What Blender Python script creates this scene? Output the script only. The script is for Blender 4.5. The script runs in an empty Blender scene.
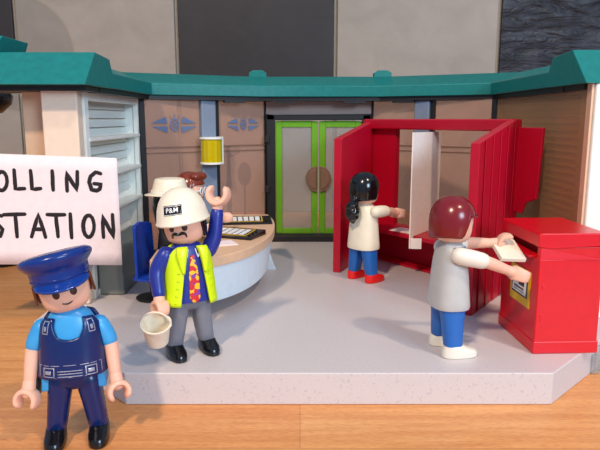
import bpy, bmesh, math, random
from mathutils import Vector, Matrix, Euler
random.seed(7)
PI = math.pi
SC = bpy.context.scene
COL = SC.collection
SC.unit_settings.scale_length = 0.01          # one unit is one centimetre
rad = math.radians

# ------------------------------------------------------------------ camera maths (z = 0 is the toy floor)
CZ, F = 10.6, 600.0
PITCH = math.atan(106 / 600)
def at_y(px, py, y):
    """point of the vertical plane at distance y seen at a photo position"""
    a = Vector((px - 300, F * math.cos(PITCH) + (225 - py) * math.sin(PITCH), -F * math.sin(PITCH) + (225 - py) * math.cos(PITCH)))
    k = y / a.y
    return Vector((a.x * k, y, CZ + a.z * k))
def at_z(px, py, z=0.0):
    a = Vector((px - 300, F * math.cos(PITCH) + (225 - py) * math.sin(PITCH), -F * math.sin(PITCH) + (225 - py) * math.cos(PITCH)))
    k = (z - CZ) / a.z
    return Vector((a.x * k, a.y * k, z))

# ------------------------------------------------------------------ materials
def lin(c):
    return tuple(((v / 255) / 12.92 if v / 255 <= 0.04045 else ((v / 255 + 0.055) / 1.055) ** 2.4) for v in c) + (1.0,)
def mat(name, rgb, rough=0.35, spec=0.5, metal=0.0, sss=0.0, var=0.03, coat=0.0):
    m = bpy.data.materials.new(name); m.use_nodes = True
    nt = m.node_tree; b = nt.nodes['Principled BSDF']
    b.inputs['Roughness'].default_value = rough
    b.inputs['Specular IOR Level'].default_value = spec
    b.inputs['Metallic'].default_value = metal
    b.inputs['Coat Weight'].default_value = coat
    b.inputs['Coat Roughness'].default_value = 0.12
    if sss:
        b.inputs['Subsurface Weight'].default_value = sss
        b.inputs['Subsurface Radius'].default_value = (0.3, 0.12, 0.07)
        b.inputs['Subsurface Scale'].default_value = 0.5
    tc = nt.nodes.new('ShaderNodeTexCoord'); n = nt.nodes.new('ShaderNodeTexNoise')
    n.inputs['Scale'].default_value = 2.5; n.inputs['Detail'].default_value = 4
    nt.links.new(tc.outputs['Object'], n.inputs['Vector'])
    r = nt.nodes.new('ShaderNodeValToRGB')
    c = lin(rgb)
    r.color_ramp.elements[0].position = 0.3; r.color_ramp.elements[1].position = 0.7
    r.color_ramp.elements[0].color = tuple(v * (1 - var) for v in c[:3]) + (1,)
    r.color_ramp.elements[1].color = tuple(min(1, v * (1 + var)) for v in c[:3]) + (1,)
    nt.links.new(n.outputs['Fac'], r.inputs['Fac']); nt.links.new(r.outputs['Color'], b.inputs['Base Color'])
    return m
def add_bump(m, scale, strength, dist=0.02, stretch=(1, 1, 1), detail=4):
    nt = m.node_tree; b = nt.nodes['Principled BSDF']
    tc = nt.nodes.new('ShaderNodeTexCoord'); mp = nt.nodes.new('ShaderNodeMapping'); mp.inputs['Scale'].default_value = stretch
    n = nt.nodes.new('ShaderNodeTexNoise'); n.inputs['Scale'].default_value = scale; n.inputs['Detail'].default_value = detail
    bp = nt.nodes.new('ShaderNodeBump'); bp.inputs['Strength'].default_value = strength; bp.inputs['Distance'].default_value = dist
    nt.links.new(tc.outputs['Object'], mp.inputs['Vector']); nt.links.new(mp.outputs['Vector'], n.inputs['Vector'])
    nt.links.new(n.outputs['Fac'], bp.inputs['Height']); nt.links.new(bp.outputs['Normal'], b.inputs['Normal'])
    return m
def speckle(m, rgb, spot, scale=9, lo=0.62, hi=0.7):
    nt = m.node_tree; b = nt.nodes['Principled BSDF']
    tc = nt.nodes.new('ShaderNodeTexCoord')
    n = nt.nodes.new('ShaderNodeTexNoise'); n.inputs['Scale'].default_value = scale; n.inputs['Detail'].default_value = 2
    nt.links.new(tc.outputs['Object'], n.inputs['Vector'])
    r = nt.nodes.new('ShaderNodeValToRGB')
    r.color_ramp.elements[0].position = lo; r.color_ramp.elements[1].position = hi
    r.color_ramp.elements[0].color = lin(rgb); r.color_ramp.elements[1].color = lin(spot)
    nt.links.new(n.outputs['Fac'], r.inputs['Fac']); nt.links.new(r.outputs['Color'], b.inputs['Base Color'])
    return m
def tinted(name, rgb, body, clear=0.5, rough=0.08):
    """smoked see-through plastic: part body colour, part clear"""
    m = bpy.data.materials.new(name); m.use_nodes = True
    nt = m.node_tree; b = nt.nodes['Principled BSDF']; out = nt.nodes['Material Output']
    b.inputs['Base Color'].default_value = lin(body); b.inputs['Roughness'].default_value = rough
    t = nt.nodes.new('ShaderNodeBsdfTransparent'); t.inputs['Color'].default_value = lin(rgb)
    n = nt.nodes.new('ShaderNodeTexNoise'); n.inputs['Scale'].default_value = 0.4
    tc = nt.nodes.new('ShaderNodeTexCoord'); nt.links.new(tc.outputs['Object'], n.inputs['Vector'])
    mr = nt.nodes.new('ShaderNodeMapRange'); mr.inputs['To Min'].default_value = clear - 0.04; mr.inputs['To Max'].default_value = clear + 0.04
    nt.links.new(n.outputs['Fac'], mr.inputs['Value'])
    mx = nt.nodes.new('ShaderNodeMixShader'); nt.links.new(mr.outputs['Result'], mx.inputs['Fac'])
    nt.links.new(b.outputs['BSDF'], mx.inputs[1]); nt.links.new(t.outputs['BSDF'], mx.inputs[2])
    nt.links.new(mx.outputs['Shader'], out.inputs['Surface'])
    return m
def wood_mat():
    m = mat('worktop_wood', (205, 142, 90), 0.38, 0.4)
    nt = m.node_tree; b = nt.nodes['Principled BSDF']
    tc = nt.nodes.new('ShaderNodeTexCoord')
    br = nt.nodes.new('ShaderNodeTexBrick')
    br.offset = 0.37; br.squash = 1
    br.inputs['Scale'].default_value = 1
    br.inputs['Brick Width'].default_value = 34; br.inputs['Row Height'].default_value = 4.1
    br.inputs['Mortar Size'].default_value = 0.03; br.inputs['Bias'].default_value = 0.0
    br.inputs['Color1'].default_value = lin((238, 180, 116)); br.inputs['Color2'].default_value = lin((226, 158, 96)); br.inputs['Mortar'].default_value = lin((212, 148, 94))
    nt.links.new(tc.outputs['Object'], br.inputs['Vector'])
    mp = nt.nodes.new('ShaderNodeMapping'); mp.inputs['Scale'].default_value = (0.12, 1.6, 1)
    nt.links.new(tc.outputs['Object'], mp.inputs['Vector'])
    n = nt.nodes.new('ShaderNodeTexNoise'); n.inputs['Scale'].default_value = 1.7; n.inputs['Detail'].default_value = 8; n.inputs['Distortion'].default_value = 0.6
    nt.links.new(mp.outputs['Vector'], n.inputs['Vector'])
    r = nt.nodes.new('ShaderNodeValToRGB'); r.color_ramp.elements[0].position = 0.35; r.color_ramp.elements[1].position = 0.68
    r.color_ramp.elements[0].color = lin((236, 222, 208)); r.color_ramp.elements[1].color = (1, 1, 1, 1)
    nt.links.new(n.outputs['Fac'], r.inputs['Fac'])
    mx = nt.nodes.new('ShaderNodeMix'); mx.data_type = 'RGBA'; mx.blend_type = 'MULTIPLY'; mx.inputs[0].default_value = 1
    nt.links.new(br.outputs['Color'], mx.inputs[6]); nt.links.new(r.outputs['Color'], mx.inputs[7])
    mp2 = nt.nodes.new('ShaderNodeMapping'); mp2.inputs['Scale'].default_value = (1.2, 9, 1)
    nt.links.new(tc.outputs['Object'], mp2.inputs['Vector'])
    n2 = nt.nodes.new('ShaderNodeTexNoise'); n2.inputs['Scale'].default_value = 3; n2.inputs['Detail'].default_value = 4
    nt.links.new(mp2.outputs['Vector'], n2.inputs['Vector'])
    r2 = nt.nodes.new('ShaderNodeValToRGB'); r2.color_ramp.elements[0].position = 0.3; r2.color_ramp.elements[1].position = 0.55
    r2.color_ramp.elements[0].color = lin((232, 220, 208)); r2.color_ramp.elements[1].color = (1, 1, 1, 1)
    nt.links.new(n2.outputs['Fac'], r2.inputs['Fac'])
    mx2 = nt.nodes.new('ShaderNodeMix'); mx2.data_type = 'RGBA'; mx2.blend_type = 'MULTIPLY'; mx2.inputs[0].default_value = 1
    nt.links.new(mx.outputs[2], mx2.inputs[6]); nt.links.new(r2.outputs['Color'], mx2.inputs[7])
    nt.links.new(mx2.outputs[2], b.inputs['Base Color'])
    return m
def tie_mat():
    m = mat('patterned_tie', (200, 60, 60), 0.4)
    nt = m.node_tree; b = nt.nodes['Principled BSDF']
    tc = nt.nodes.new('ShaderNodeTexCoord'); v = nt.nodes.new('ShaderNodeTexVoronoi'); v.inputs['Scale'].default_value = 5.2
    nt.links.new(tc.outputs['Object'], v.inputs['Vector'])
    s = nt.nodes.new('ShaderNodeSeparateColor'); nt.links.new(v.outputs['Color'], s.inputs['Color'])
    r = nt.nodes.new('ShaderNodeValToRGB'); r.color_ramp.interpolation = 'CONSTANT'
    e = r.color_ramp.elements; e[0].position = 0; e[0].color = lin((205, 35, 45)); e[1].position = 0.4; e[1].color = lin((240, 190, 30))
    k = e.new(0.75); k.color = lin((120, 60, 160))
    nt.links.new(s.outputs['Red'], r.inputs['Fac']); nt.links.new(r.outputs['Color'], b.inputs['Base Color'])
    return m

M = {
 'skin': mat('toy_skin', (238, 186, 160), 0.42, 0.4, sss=0.15),
 'navy': mat('navy_plastic', (12, 36, 94), 0.26, 0.5),
 'capnavy': mat('cap_blue_plastic', (10, 46, 122), 0.24, 0.5),
 'purple': mat('blue_violet_plastic', (30, 46, 140), 0.32),
 'sky': mat('light_blue_plastic', (60, 160, 222), 0.35),
 'jean': mat('mid_blue_plastic', (28, 98, 178), 0.38),
 'black': mat('black_plastic', (16, 16, 19), 0.2, 0.55),
 'blackrough': mat('black_matt_plastic', (22, 22, 22), 0.45),
 'hairblack': mat('black_hair_plastic', (14, 13, 15), 0.16, 0.6),
 'cream': mat('cream_plastic', (240, 230, 205), 0.35),
 'offwhite': mat('off_white_plastic', (232, 226, 210), 0.38),
 'tunicgrey': mat('pale_grey_plastic', (186, 188, 186), 0.42),
 'lime': mat('neon_yellow_plastic', (214, 244, 14), 0.35),
 'grey': mat('grey_plastic', (122, 124, 134), 0.4),
 'auburn': mat('auburn_plastic', (120, 22, 28), 0.22, 0.55),
 'brown': mat('brown_hair_plastic', (124, 50, 30), 0.22, 0.55),
 'browndark': mat('brown_sideburn_plastic', (104, 54, 38), 0.35),
 'eye': mat('dark_brown_print', (62, 30, 20), 0.4),
 'redshoe': mat('bright_red_plastic', (232, 26, 22), 0.25),
 'redbox': mat('post_red_plastic', (212, 12, 30), 0.3, 0.5),
 'redbooth': mat('booth_red_plastic', (186, 10, 42), 0.36, 0.4),
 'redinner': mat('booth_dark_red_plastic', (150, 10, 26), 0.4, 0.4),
 'teal': mat('teal_plastic', (14, 118, 114), 0.42, 0.4, var=0.1),
 'wall': mat('white_wall_plastic', (240, 242, 234), 0.45),
 'wallcream': mat('cream_wall_plastic', (238, 214, 190), 0.45),
 'peach': mat('peach_plastic', (226, 186, 150), 0.4),
 'bench': mat('grey_bench_plastic', (124, 134, 132), 0.5),
 'platform': speckle(mat('speckled_floor_plastic', (205, 198, 198), 0.42), (206, 199, 199), (188, 181, 183), 9.0, 0.6, 0.72),
 'bluegrey': mat('blue_grey_column_plastic', (124, 138, 158), 0.35),
 'deskwhite': mat('white_desk_plastic', (220, 232, 238), 0.35),
 'green': mat('lime_green_door_plastic', (104, 168, 16), 0.35),
 'bronze': mat('bronze_plastic', (136, 106, 86), 0.4, metal=0.3),
 'chairblue': mat('chair_blue_plastic', (20, 66, 176), 0.3),
 'paper': mat('paper_white', (242, 226, 226), 0.8, 0.2),
 'card': mat('white_card', (250, 240, 232), 0.75, 0.2),
 'ink': mat('black_marker_ink', (26, 18, 22), 0.6),
 'silver': mat('silver_print', (178, 186, 205), 0.3, metal=0.6),
 'emblem': mat('blue_emblem_print', (92, 112, 150), 0.5),
 'yellowlabel': mat('yellow_sticker', (232, 186, 30), 0.4),
 'whiteprint': mat('white_print', (238, 238, 238), 0.4),
 'tan': mat('tan_plastic', (205, 170, 110), 0.4),
 'tie': tie_mat(),
 'smoke': tinted('smoked_brown_plastic', (240, 222, 210), (206, 174, 160), 0.66, 0.2),
 'smokedark': tinted('dark_smoked_brown_plastic', (240, 218, 186), (196, 166, 130), 0.6, 0.25),
 'doorglass': tinted('grey_clear_plastic', (240, 238, 232), (184, 184, 186), 0.68, 0.08),
 'amber': tinted('yellow_clear_plastic', (240, 220, 30), (225, 200, 10), 0.25, 0.15),
 'clear': tinted('clear_plastic', (235, 235, 235), (200, 205, 205), 0.7, 0.1),
 'bucket': mat('bucket_white_plastic', (238, 228, 206), 0.4),
}
add_bump(M['teal'], 6, 0.25, 0.03)
add_bump(M['redbooth'], 12, 0.12, 0.02)
M['wood'] = wood_mat()

def stone(name, rgb, var, scale, strength, stretch=(1, 1, 1), dist=0.3, rough=0.5):
    m = mat(name, rgb, rough, 0.35, var=var)
    for n in m.node_tree.nodes:
        if n.type == 'TEX_NOISE': n.inputs['Scale'].default_value = 0.16; n.inputs['Detail'].default_value = 9; n.inputs['Distortion'].default_value = 1.2
    return add_bump(m, scale, strength, dist, stretch, 8)
M['tilebeige'] = stone('beige_stone_tile', (152, 144, 134), 0.1, 0.5, 0.25)
def tile_print(m):
    nt = m.node_tree; b = nt.nodes['Principled BSDF']; src = b.inputs['Base Color'].links[0].from_socket
    c = at_y(18, 54, 78)
    tc = nt.nodes.new('ShaderNodeTexCoord'); d = nt.nodes.new('ShaderNodeVectorMath'); d.operation = 'DISTANCE'
    d.inputs[1].default_value = c; nt.links.new(tc.outputs['Object'], d.inputs[0])
    r = nt.nodes.new('ShaderNodeValToRGB'); e = r.color_ramp.elements
    e[0].position = .695; e[0].color = lin((226, 228, 228)); e[1].position = .73; e[1].color = (1, 1, 1, 1)
    k = e.new(.71); k.color = (1.0, .93, .84, 1)
    dv = nt.nodes.new('ShaderNodeMath'); dv.operation = 'DIVIDE'; dv.inputs[1].default_value = 10; nt.links.new(d.outputs['Value'], dv.inputs[0])
    nt.links.new(dv.outputs[0], r.inputs['Fac'])
    mx = nt.nodes.new('ShaderNodeMix'); mx.data_type = 'RGBA'; mx.blend_type = 'MULTIPLY'; mx.inputs[0].default_value = 1
    nt.links.new(src, mx.inputs[6]); nt.links.new(r.outputs['Color'], mx.inputs[7]); nt.links.new(mx.outputs[2], b.inputs['Base Color'])
tile_print(M['tilebeige'])
M['tileblack'] = stone('charcoal_tile', (44, 42, 44), 0.12, 0.5, 0.12)
M['tileslate'] = stone('blue_slate_tile', (46, 51, 60), 0.45, 0.35, 1.0, (0.5, 1, 1.6), 1.2, 0.38)
for n_ in M['tileslate'].node_tree.nodes:
    if n_.type == 'MAPPING': n_.inputs['Rotation'].default_value = (0, rad(-38), 0)
    if n_.type == 'TEX_NOISE' and n_.inputs['Distortion'].default_value < 1: n_.inputs['Distortion'].default_value = 1.6
M['grout'] = mat('pale_grout', (150, 142, 130), 0.8)

# ------------------------------------------------------------------ mesh helpers
def link(name, bm, mats, parent=None, smooth=True, sharp=38, world=False, bevel=0.0, seg=2, loc=None, rot=None, solid=0.0):
    bmesh.ops.remove_doubles(bm, verts=bm.verts, dist=1e-5)
    bmesh.ops.recalc_face_normals(bm, faces=bm.faces)
    me = bpy.data.meshes.new(name); bm.to_mesh(me); bm.free()
    if not isinstance(mats, (list, tuple)): mats = [mats]
    for m in mats: me.materials.append(m)
    if smooth:
        for p in me.polygons: p.use_smooth = True
        me.set_sharp_from_angle(angle=rad(sharp))
    o = bpy.data.objects.new(name, me); COL.objects.link(o)
    if parent is not None:
        o.parent = parent
        if world:
            r = parent
            tot = Vector((0, 0, 0))
            while r is not None: tot += r.location; r = r.parent
            o.location = -tot
    if loc is not None: o.location = loc
    if rot is not None: o.rotation_euler = rot
    if solid:
        s = o.modifiers.new('thickness', 'SOLIDIFY'); s.thickness = solid; s.offset = -1 if solid > 0 else -1
    if bevel:
        b = o.modifiers.new('rounding', 'BEVEL'); b.width = bevel; b.segments = seg; b.limit_method = 'ANGLE'; b.angle_limit = rad(35); b.harden_normals = True
    return o
def tag(o, label, cat=None, group=None):
    o['label'] = label
    if cat: o['category'] = cat
    if group: o['group'] = group
    return o
def thing(name, label, cat, loc=(0, 0, 0), rotz=0, group=None, rot=None):
    o = bpy.data.objects.new(name, None); COL.objects.link(o); o.empty_display_size = 0.5
    o.location = loc; o.rotation_euler = rot if rot else (0, 0, rotz)
    return tag(o, label, cat, group)
def loft(bm, rings, cap=True, closed=True):
    rows = [[bm.verts.new(p) for p in r] for r in rings]
    n = len(rows[0])
    for a, b in zip(rows, rows[1:]):
        for i in range(n if closed else n - 1):
            j = (i + 1) % n
            bm.faces.new((a[i], a[j], b[j], b[i]))
    if cap and closed:
        bm.faces.new(rows[0][::-1]); bm.faces.new(rows[-1])
    return rows
def sring(cx, cy, z, rx, ry, n=2.3, N=40):
    out = []
    for i in range(N):
        a = 2 * PI * i / N
        c, s = math.cos(a), math.sin(a)
        out.append(Vector((cx + rx * math.copysign(abs(c) ** (2 / n), c), cy + ry * math.copysign(abs(s) ** (2 / n), s), z)))
    return out
def lathe(bm, prof, cx=0, cy=0, N=36, n=2):
    loft(bm, [sring(cx, cy, z, max(r, 0.002), max(r, 0.002), n, N) for r, z in prof])
def bez(pts, N):
    """smooth curve through points (Catmull-Rom)"""
    P = [Vector(p) for p in pts]
    if len(P) == 2: return [P[0].lerp(P[1], i / N) for i in range(N + 1)]
    Q = [P[0] * 2 - P[1]] + P + [P[-1] * 2 - P[-2]]
    out = []
    segs = len(P) - 1
    for k in range(N + 1):
        t = k / N * segs; i = min(int(t), segs - 1); u = t - i
        a, b, c, d = Q[i], Q[i + 1], Q[i + 2], Q[i + 3]
        out.append(0.5 * ((2 * b) + (c - a) * u + (2 * a - 5 * b + 4 * c - d) * u * u + (3 * b - a - 3 * c + d) * u ** 3))
    return out
def tube(bm, path, radii, N=20, flat=1.0, roundends=True, up=None):
    path = [Vector(p) for p in path]
    n = len(path)
    def R(t):
        x = t * (len(radii) - 1); i = min(int(x), len(radii) - 2); return radii[i] * (1 - (x - i)) + radii[i + 1] * (x - i)
    tang = [(path[min(i + 1, n - 1)] - path[max(i - 1, 0)]).normalized() for i in range(n)]
    u = Vector(up) if up is not None else (Vector((0, 0, 1)) if abs(tang[0].z) < 0.9 else Vector((0, 1, 0)))
    rings = []
    def mk(c, t, u, r):
        v = t.cross(u).normalized()
        return [c + u * (math.cos(2 * PI * k / N) * r) + v * (math.sin(2 * PI * k / N) * r * flat) for k in range(N)]
    us = []
    for t in tang:
        u = (u - t * u.dot(t)).normalized(); us.append(u)
    if roundends:
        for e in (80, 55, 30): rings.append(mk(path[0] - tang[0] * R(0) * math.sin(rad(e)), tang[0], us[0], R(0) * math.cos(rad(e))))
    for i in range(n): rings.append(mk(path[i], tang[i], us[i], R(i / (n - 1))))
    if roundends:
        for e in (30, 55, 80): rings.append(mk(path[-1] + tang[-1] * R(1) * math.sin(rad(e)), tang[-1], us[-1], R(1) * math.cos(rad(e))))
    loft(bm, rings)
def box(bm, x0, x1, y0, y1, z0, z1, m=None, mi=0):
    vs = [Vector((x, y, z)) for z in (z0, z1) for x, y in ((x0, y0), (x1, y0), (x1, y1), (x0, y1))]
    if m is not None: vs = [m @ v for v in vs]
    v = [bm.verts.new(p) for p in vs]
    for f in ((0, 3, 2, 1), (4, 5, 6, 7), (0, 1, 5, 4), (1, 2, 6, 5), (2, 3, 7, 6), (3, 0, 4, 7)):
        bm.faces.new([v[i] for i in f]).material_index = mi
def prism(bm, poly, vec, mi=0):
    """poly: 3-D points, extruded by vec"""
    a = [bm.verts.new(Vector(p)) for p in poly]; b = [bm.verts.new(Vector(p) + Vector(vec)) for p in poly]
    n = len(a)
    fs = [bm.faces.new(a[::-1]), bm.faces.new(b)] + [bm.faces.new((a[i], a[(i + 1) % n], b[(i + 1) % n], b[i])) for i in range(n)]
    for f in fs: f.material_index = mi
def prism_xy(bm, poly, z0, z1): prism(bm, [(x, y, z0) for x, y in poly], (0, 0, z1 - z0))
def ellipsoid(bm, c, r, m=None, N=20):
    q = bmesh.ops.create_uvsphere(bm, u_segments=N, v_segments=N // 2, radius=1)
    for v in q['verts']:
        p = Vector((v.co.x * r[0], v.co.y * r[1], v.co.z * r[2]))
        if m is not None: p = m @ p
        v.co = p + Vector(c)
B = bmesh.new

# ------------------------------------------------------------------ toy figures (face -Y, soles at z = 0)
TORSO = [(2.2, 1.06, 0.84), (2.32, 1.09, 0.87), (2.9, 1.04, 0.82), (3.6, 0.99, 0.76), (4.3, 0.94, 0.68), (4.75, 0.86, 0.6), (5.0, 0.72, 0.52), (5.15, 0.52, 0.44), (5.25, 0.36, 0.36)]
def prof(z, T=TORSO):
    if z <= T[0][0]: return T[0][1:]
    for a, b in zip(T, T[1:]):
        if z <= b[0]:
            t = (z - a[0]) / (b[0] - a[0]); return (a[1] + (b[1] - a[1]) * t, a[2] + (b[2] - a[2]) * t)
    return T[-1][1:]
def skinpt(phi, z, off=0.0, n=2.6):
    """point on the torso; phi = 0 is the front, positive to the figure's left (+X)"""
    rx, ry = prof(z); a = phi - PI / 2
    c, s = math.cos(a), math.sin(a)
    return Vector(((rx + off) * math.copysign(abs(c) ** (2 / n), c), (ry + off) * math.copysign(abs(s) ** (2 / n), s), z))
def shell(bm, fn, U, V):
    rows = [[bm.verts.new(fn(i / U, j / V)) for i in range(U + 1)] for j in range(V + 1)]
    for a, b in zip(rows, rows[1:]):
        for i in range(U): bm.faces.new((a[i], a[i + 1], b[i + 1], b[i]))
def patch(bm, phi0, phi1, z0, z1, off, U=6, V=4):
    shell(bm, lambda u, v: skinpt(phi0 + (phi1 - phi0) * u, z0 + (z1 - z0) * v, off), U, V)
def make_hand(bm, wrist, d, a, s=1.0):
    d = Vector(d).normalized(); a = Vector(a); a = (a - d * a.dot(d)).normalized(); e = a.cross(d)
    tube(bm, [wrist - d * 0.15, wrist + d * 0.24 * s], [0.23, 0.26], 16)
    c = wrist + d * 0.56 * s
    rings = []
    K = 22
    for k in range(K + 1):
        t = k / K; ang = rad(38) + t * rad(284)
        tip = min(t, 1 - t) * 2
        end = min(1, (min(t, 1 - t) + 0.004) * 14) ** 0.5
        w = (0.24 + 0.1 * tip) * s * end; th = (0.105 + 0.02 * tip) * s * end
        r = 0.35 * s
        dr = d * math.cos(ang) + e * math.sin(ang)
        o = c + dr * r
        rings.append([o + a * w * math.copysign(abs(math.cos(q)) ** 0.7, math.cos(q)) + dr * th * math.copysign(abs(math.sin(q)) ** 0.7, math.sin(q)) for q in [2 * PI * i / 16 for i in range(16)]])
    loft(bm, rings)
def make_arm(root, side, elbow, wrist, sleeve_mat, hand_axis, long=True, sh=(1.0, 0, 4.72), hd=None, hs=1.0, sr=1.0):
    S = Vector((sh[0] * side, sh[1], sh[2])); E = Vector(elbow); W = Vector(wrist)
    path = bez([S, E, W], 14)
    bm = B()
    if long:
        tube(bm, path, [0.37, 0.37, 0.34, 0.32, 0.29], 22)
        arm = link('arm', bm, sleeve_mat, root)
    else:
        tube(bm, path, [0.3, 0.3, 0.28, 0.26, 0.22], 22)
        arm = link('arm', bm, M['skin'], root)
        bm = B(); tube(bm, path[:7], [0.38 * sr, 0.39 * sr, 0.38 * sr, 0.36 * sr], 22); link('sleeve', bm, sleeve_mat, arm)
    d = Vector(hd) if hd is not None else (W - E).normalized()
    bm = B(); make_hand(bm, W + d.normalized() * 0.18, d, hand_axis, hs)
    link('hand', bm, M['skin'], arm)
def head_r(z):
    P = [(0, .5), (.1, .66), (.3, .8), (.6, .87), (1.0, .88), (1.4, .8), (1.65, .6), (1.8, .25)]
    for a, b in zip(P, P[1:]):
        if z <= b[0]: return a[1] + (b[1] - a[1]) * (z - a[0]) / (b[0] - a[0])
    return .1
def make_figure(name, label, loc, yaw, c, head=(0, 0, 0), arms=(), sit=False, tilt=(0, 0), tz0=2.2, group=None):
    root = thing(name, label, 'toy figure', loc, rot=Euler((tilt[0], tilt[1], yaw)), group=group)
    # legs and shoes
    for s in (-1, 1):
        lm = B()
        rr = []
        for z, rx, ry, x in ((.5, .31, .36, .76), (.56, .36, .41, .75), (.9, .38, .44, .7), (1.6, .41, .5, .6), (2.3, .45, .58, .5), (2.6, .44, .56, .48), (2.75, .36, .44, .46)):
            rr.append(sring(s * x, 0.02, z, rx, ry, 2.8, 28))
        loft(lm, rr)
        sm = B()
        x = .78 * s
        rr = []
        for z, yc, rx, ry in ((0, -.3, .34, .76), (.04, -.3, .38, .82), (.2, -.3, .39, .83), (.34, -.26, .385, .78), (.44, -.12, .37, .6), (.54, -.02, .36, .46), (.6, 0, .3, .36)):
            rr.append(sring(x, yc, z, rx, ry, 2.5, 28))
        loft(sm, rr)
        if sit:
            mt = Matrix.Translation((0, 0.05, 2.5)) @ Matrix.Rotation(rad(-74), 4, 'X') @ Matrix.Translation((0, 0, -2.5))
            for q in (lm, sm): bmesh.ops.transform(q, matrix=mt, verts=q.verts)
        leg = link('leg', lm, c['legs'], root)
        link('shoe', sm, c['shoes'], leg)
    bm = B()
    if sit:
        loft(bm, [sring(0, -.05, z, rx, ry, 2.8, 32) for z, rx, ry in ((2.06, .9, .7), (2.12, .95, .75), (2.6, .95, .72), (2.8, .8, .5))])
    else:
        loft(bm, [sring(0, 0.02, z, rx, ry, 2.8, 32) for z, rx, ry in ((2.1, .5, .3), (2.18, .78, .48), (2.35, .92, .6), (2.7, .92, .6), (2.9, .8, .5))])
    link('hips', bm, c['legs'], root)
    bm = B()
    loft(bm, [[skinpt(2 * PI * i / 48, z) for i in range(48)] for z in [q for q in [2.2, 2.24, 2.32, 2.6] if q >= tz0] + [ 2.9, 3.2, 3.6, 4.0, 4.3, 4.55, 4.75, 4.9, 5.0, 5.1, 5.15, 5.25]])
    torso = link('torso', bm, c['torso'], root)
    # head
    HR = Euler(head)
    HL = (0, 0, 5.18)
    bm = B()
    loft(bm, [sring(0, 0, z, r, r * .97, 2.2, 40) for z, r in ((-.15, .34), (0, .42), (.04, .56), (.1, .66), (.18, .74), (.3, .81), (.45, .85), (.6, .87), (.8, .885), (1.0, .88), (1.2, .86), (1.4, .8), (1.55, .7), (1.68, .52), (1.78, .3), (1.82, .05))])
    hd = link('head', bm, M['skin'], root, loc=HL, rot=HR)
    for s in (-1, 1):
        bm = B(); ph = .36 * s; z = .8; r = head_r(z) * .975
        ellipsoid(bm, (math.sin(ph) * r, -math.cos(ph) * r, z), (.135, .05, .16), Matrix.Rotation(ph, 3, 'Z'))
        link('eye', bm, M['eye'], hd)
    bm = B()
    if c.get('moustache'):
        for s in (-1, 1):
            pts = []
            for t in range(9):
                ph = s * (.03 + .36 * t / 8); z = .5 - .02 * t / 8 + .07 * math.sin(t / 8 * PI) - (.1 if t == 8 else 0)
                r = head_r(z) + .02; pts.append((math.sin(ph) * r, -math.cos(ph) * r, z))
            tube(bm, bez(pts, 16), [.045, .075, .07, .03], 8)
        link('moustache', bm, M['hairblack'], hd)
    else:
        pts = []
        for t in range(9):
            ph = -.2 + .4 * t / 8; z = .44 - .05 * math.cos((t / 8 - .5) * PI)
            r = head_r(z) + .002; pts.append((math.sin(ph) * r, -math.cos(ph) * r, z))
        tube(bm, bez(pts, 16), [.02, .03, .02], 8); link('mouth', bm, M['eye'], hd)
    # hair
    fr, si, ba, w = c.get('hairline', (1.3, .35, .05, 60))
    HRAD = c.get('hair_r', 1.0)
    def hp(u, v):
        ph = (u - .5) * 2 * PI; d = abs(math.degrees(ph))
        t = min(1, max(0, (d - w) / 22)); t = t * t * (3 - 2 * t)
        zb = fr + (si - fr) * t + (ba - si) * max(0, (d - 100) / 80) * t
        c0 = .95; rz = 1.12
        if zb < c0:
            k = v * 1.45
            if k < .45: z = zb + (c0 - zb) * k / .45; r = HRAD * (1 - .12 * ((c0 - z) / .95) ** 2)
            else:
                e = (k - .45) * PI / 2; z = c0 + rz * math.sin(e); r = HRAD * max(0.003, math.cos(e)) ** .8
        else:
            e0 = math.asin(min(1, (zb - c0) / rz)); e = e0 + (PI / 2 - e0) * v; z = c0 + rz * math.sin(e); r = HRAD * max(0.003, math.cos(e)) ** .8
        return Vector((math.sin(ph) * r, -math.cos(ph) * r * 1.02 + .04, z))
    if c.get('hair'):
        bm = B(); shell(bm, hp, 56, 24)
        link('hair', bm, c['hair'], root, loc=HL, rot=HR, sharp=60, solid=0.09)
    for a in arms: make_arm(root, **a)
    root['_'] = 0; del root['_']
    return root, torso, HL, HR

# ------------------------------------------------------------------ the place: worktop and tiled wall
bm = B(); box(bm, -75, 75, 4, 78.5, -4.3, -1.45)
table = link('wooden_worktop', bm, M['wood'], smooth=False, bevel=0.2)
tag(table, 'orange tan wood strip worktop under the toy building and police officer', 'worktop')

TZ = 14.0; WY = 78.0
bm = B()
box(bm, -76, 65, WY + .5, WY + 2, -1.45, 54, mi=0)
cols = [(-75.5, 1), (-55.5, 0), (-35.6, 1), (-15.45, 2), (4.45, 1), (24.9, 3), (45.1, 1)]
rowmats = {0: [1, 1, 1, 1, 1, 1], 1: [1, 2, 1, 2, 1, 3], 2: [3, 1, 2, 1, 2, 1]}
edges = [-75.5, -55.5, -35.6, -15.45, 4.45, 24.9, 45.1]
for row, mts in rowmats.items():
    for i, mi in enumerate(mts):
        g = .22
        box(bm, edges[i] + g, edges[i + 1] - g, WY, WY + .5, max(-1.45, TZ + (row - 1) * 20 + g), TZ + row * 20 - g, mi=mi)
wall = link('wall_back', bm, [M['grout'], M['tilebeige'], M['tileblack'], M['tileslate']], smooth=False, bevel=0.12)
wall['kind'] = 'structure'

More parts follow.
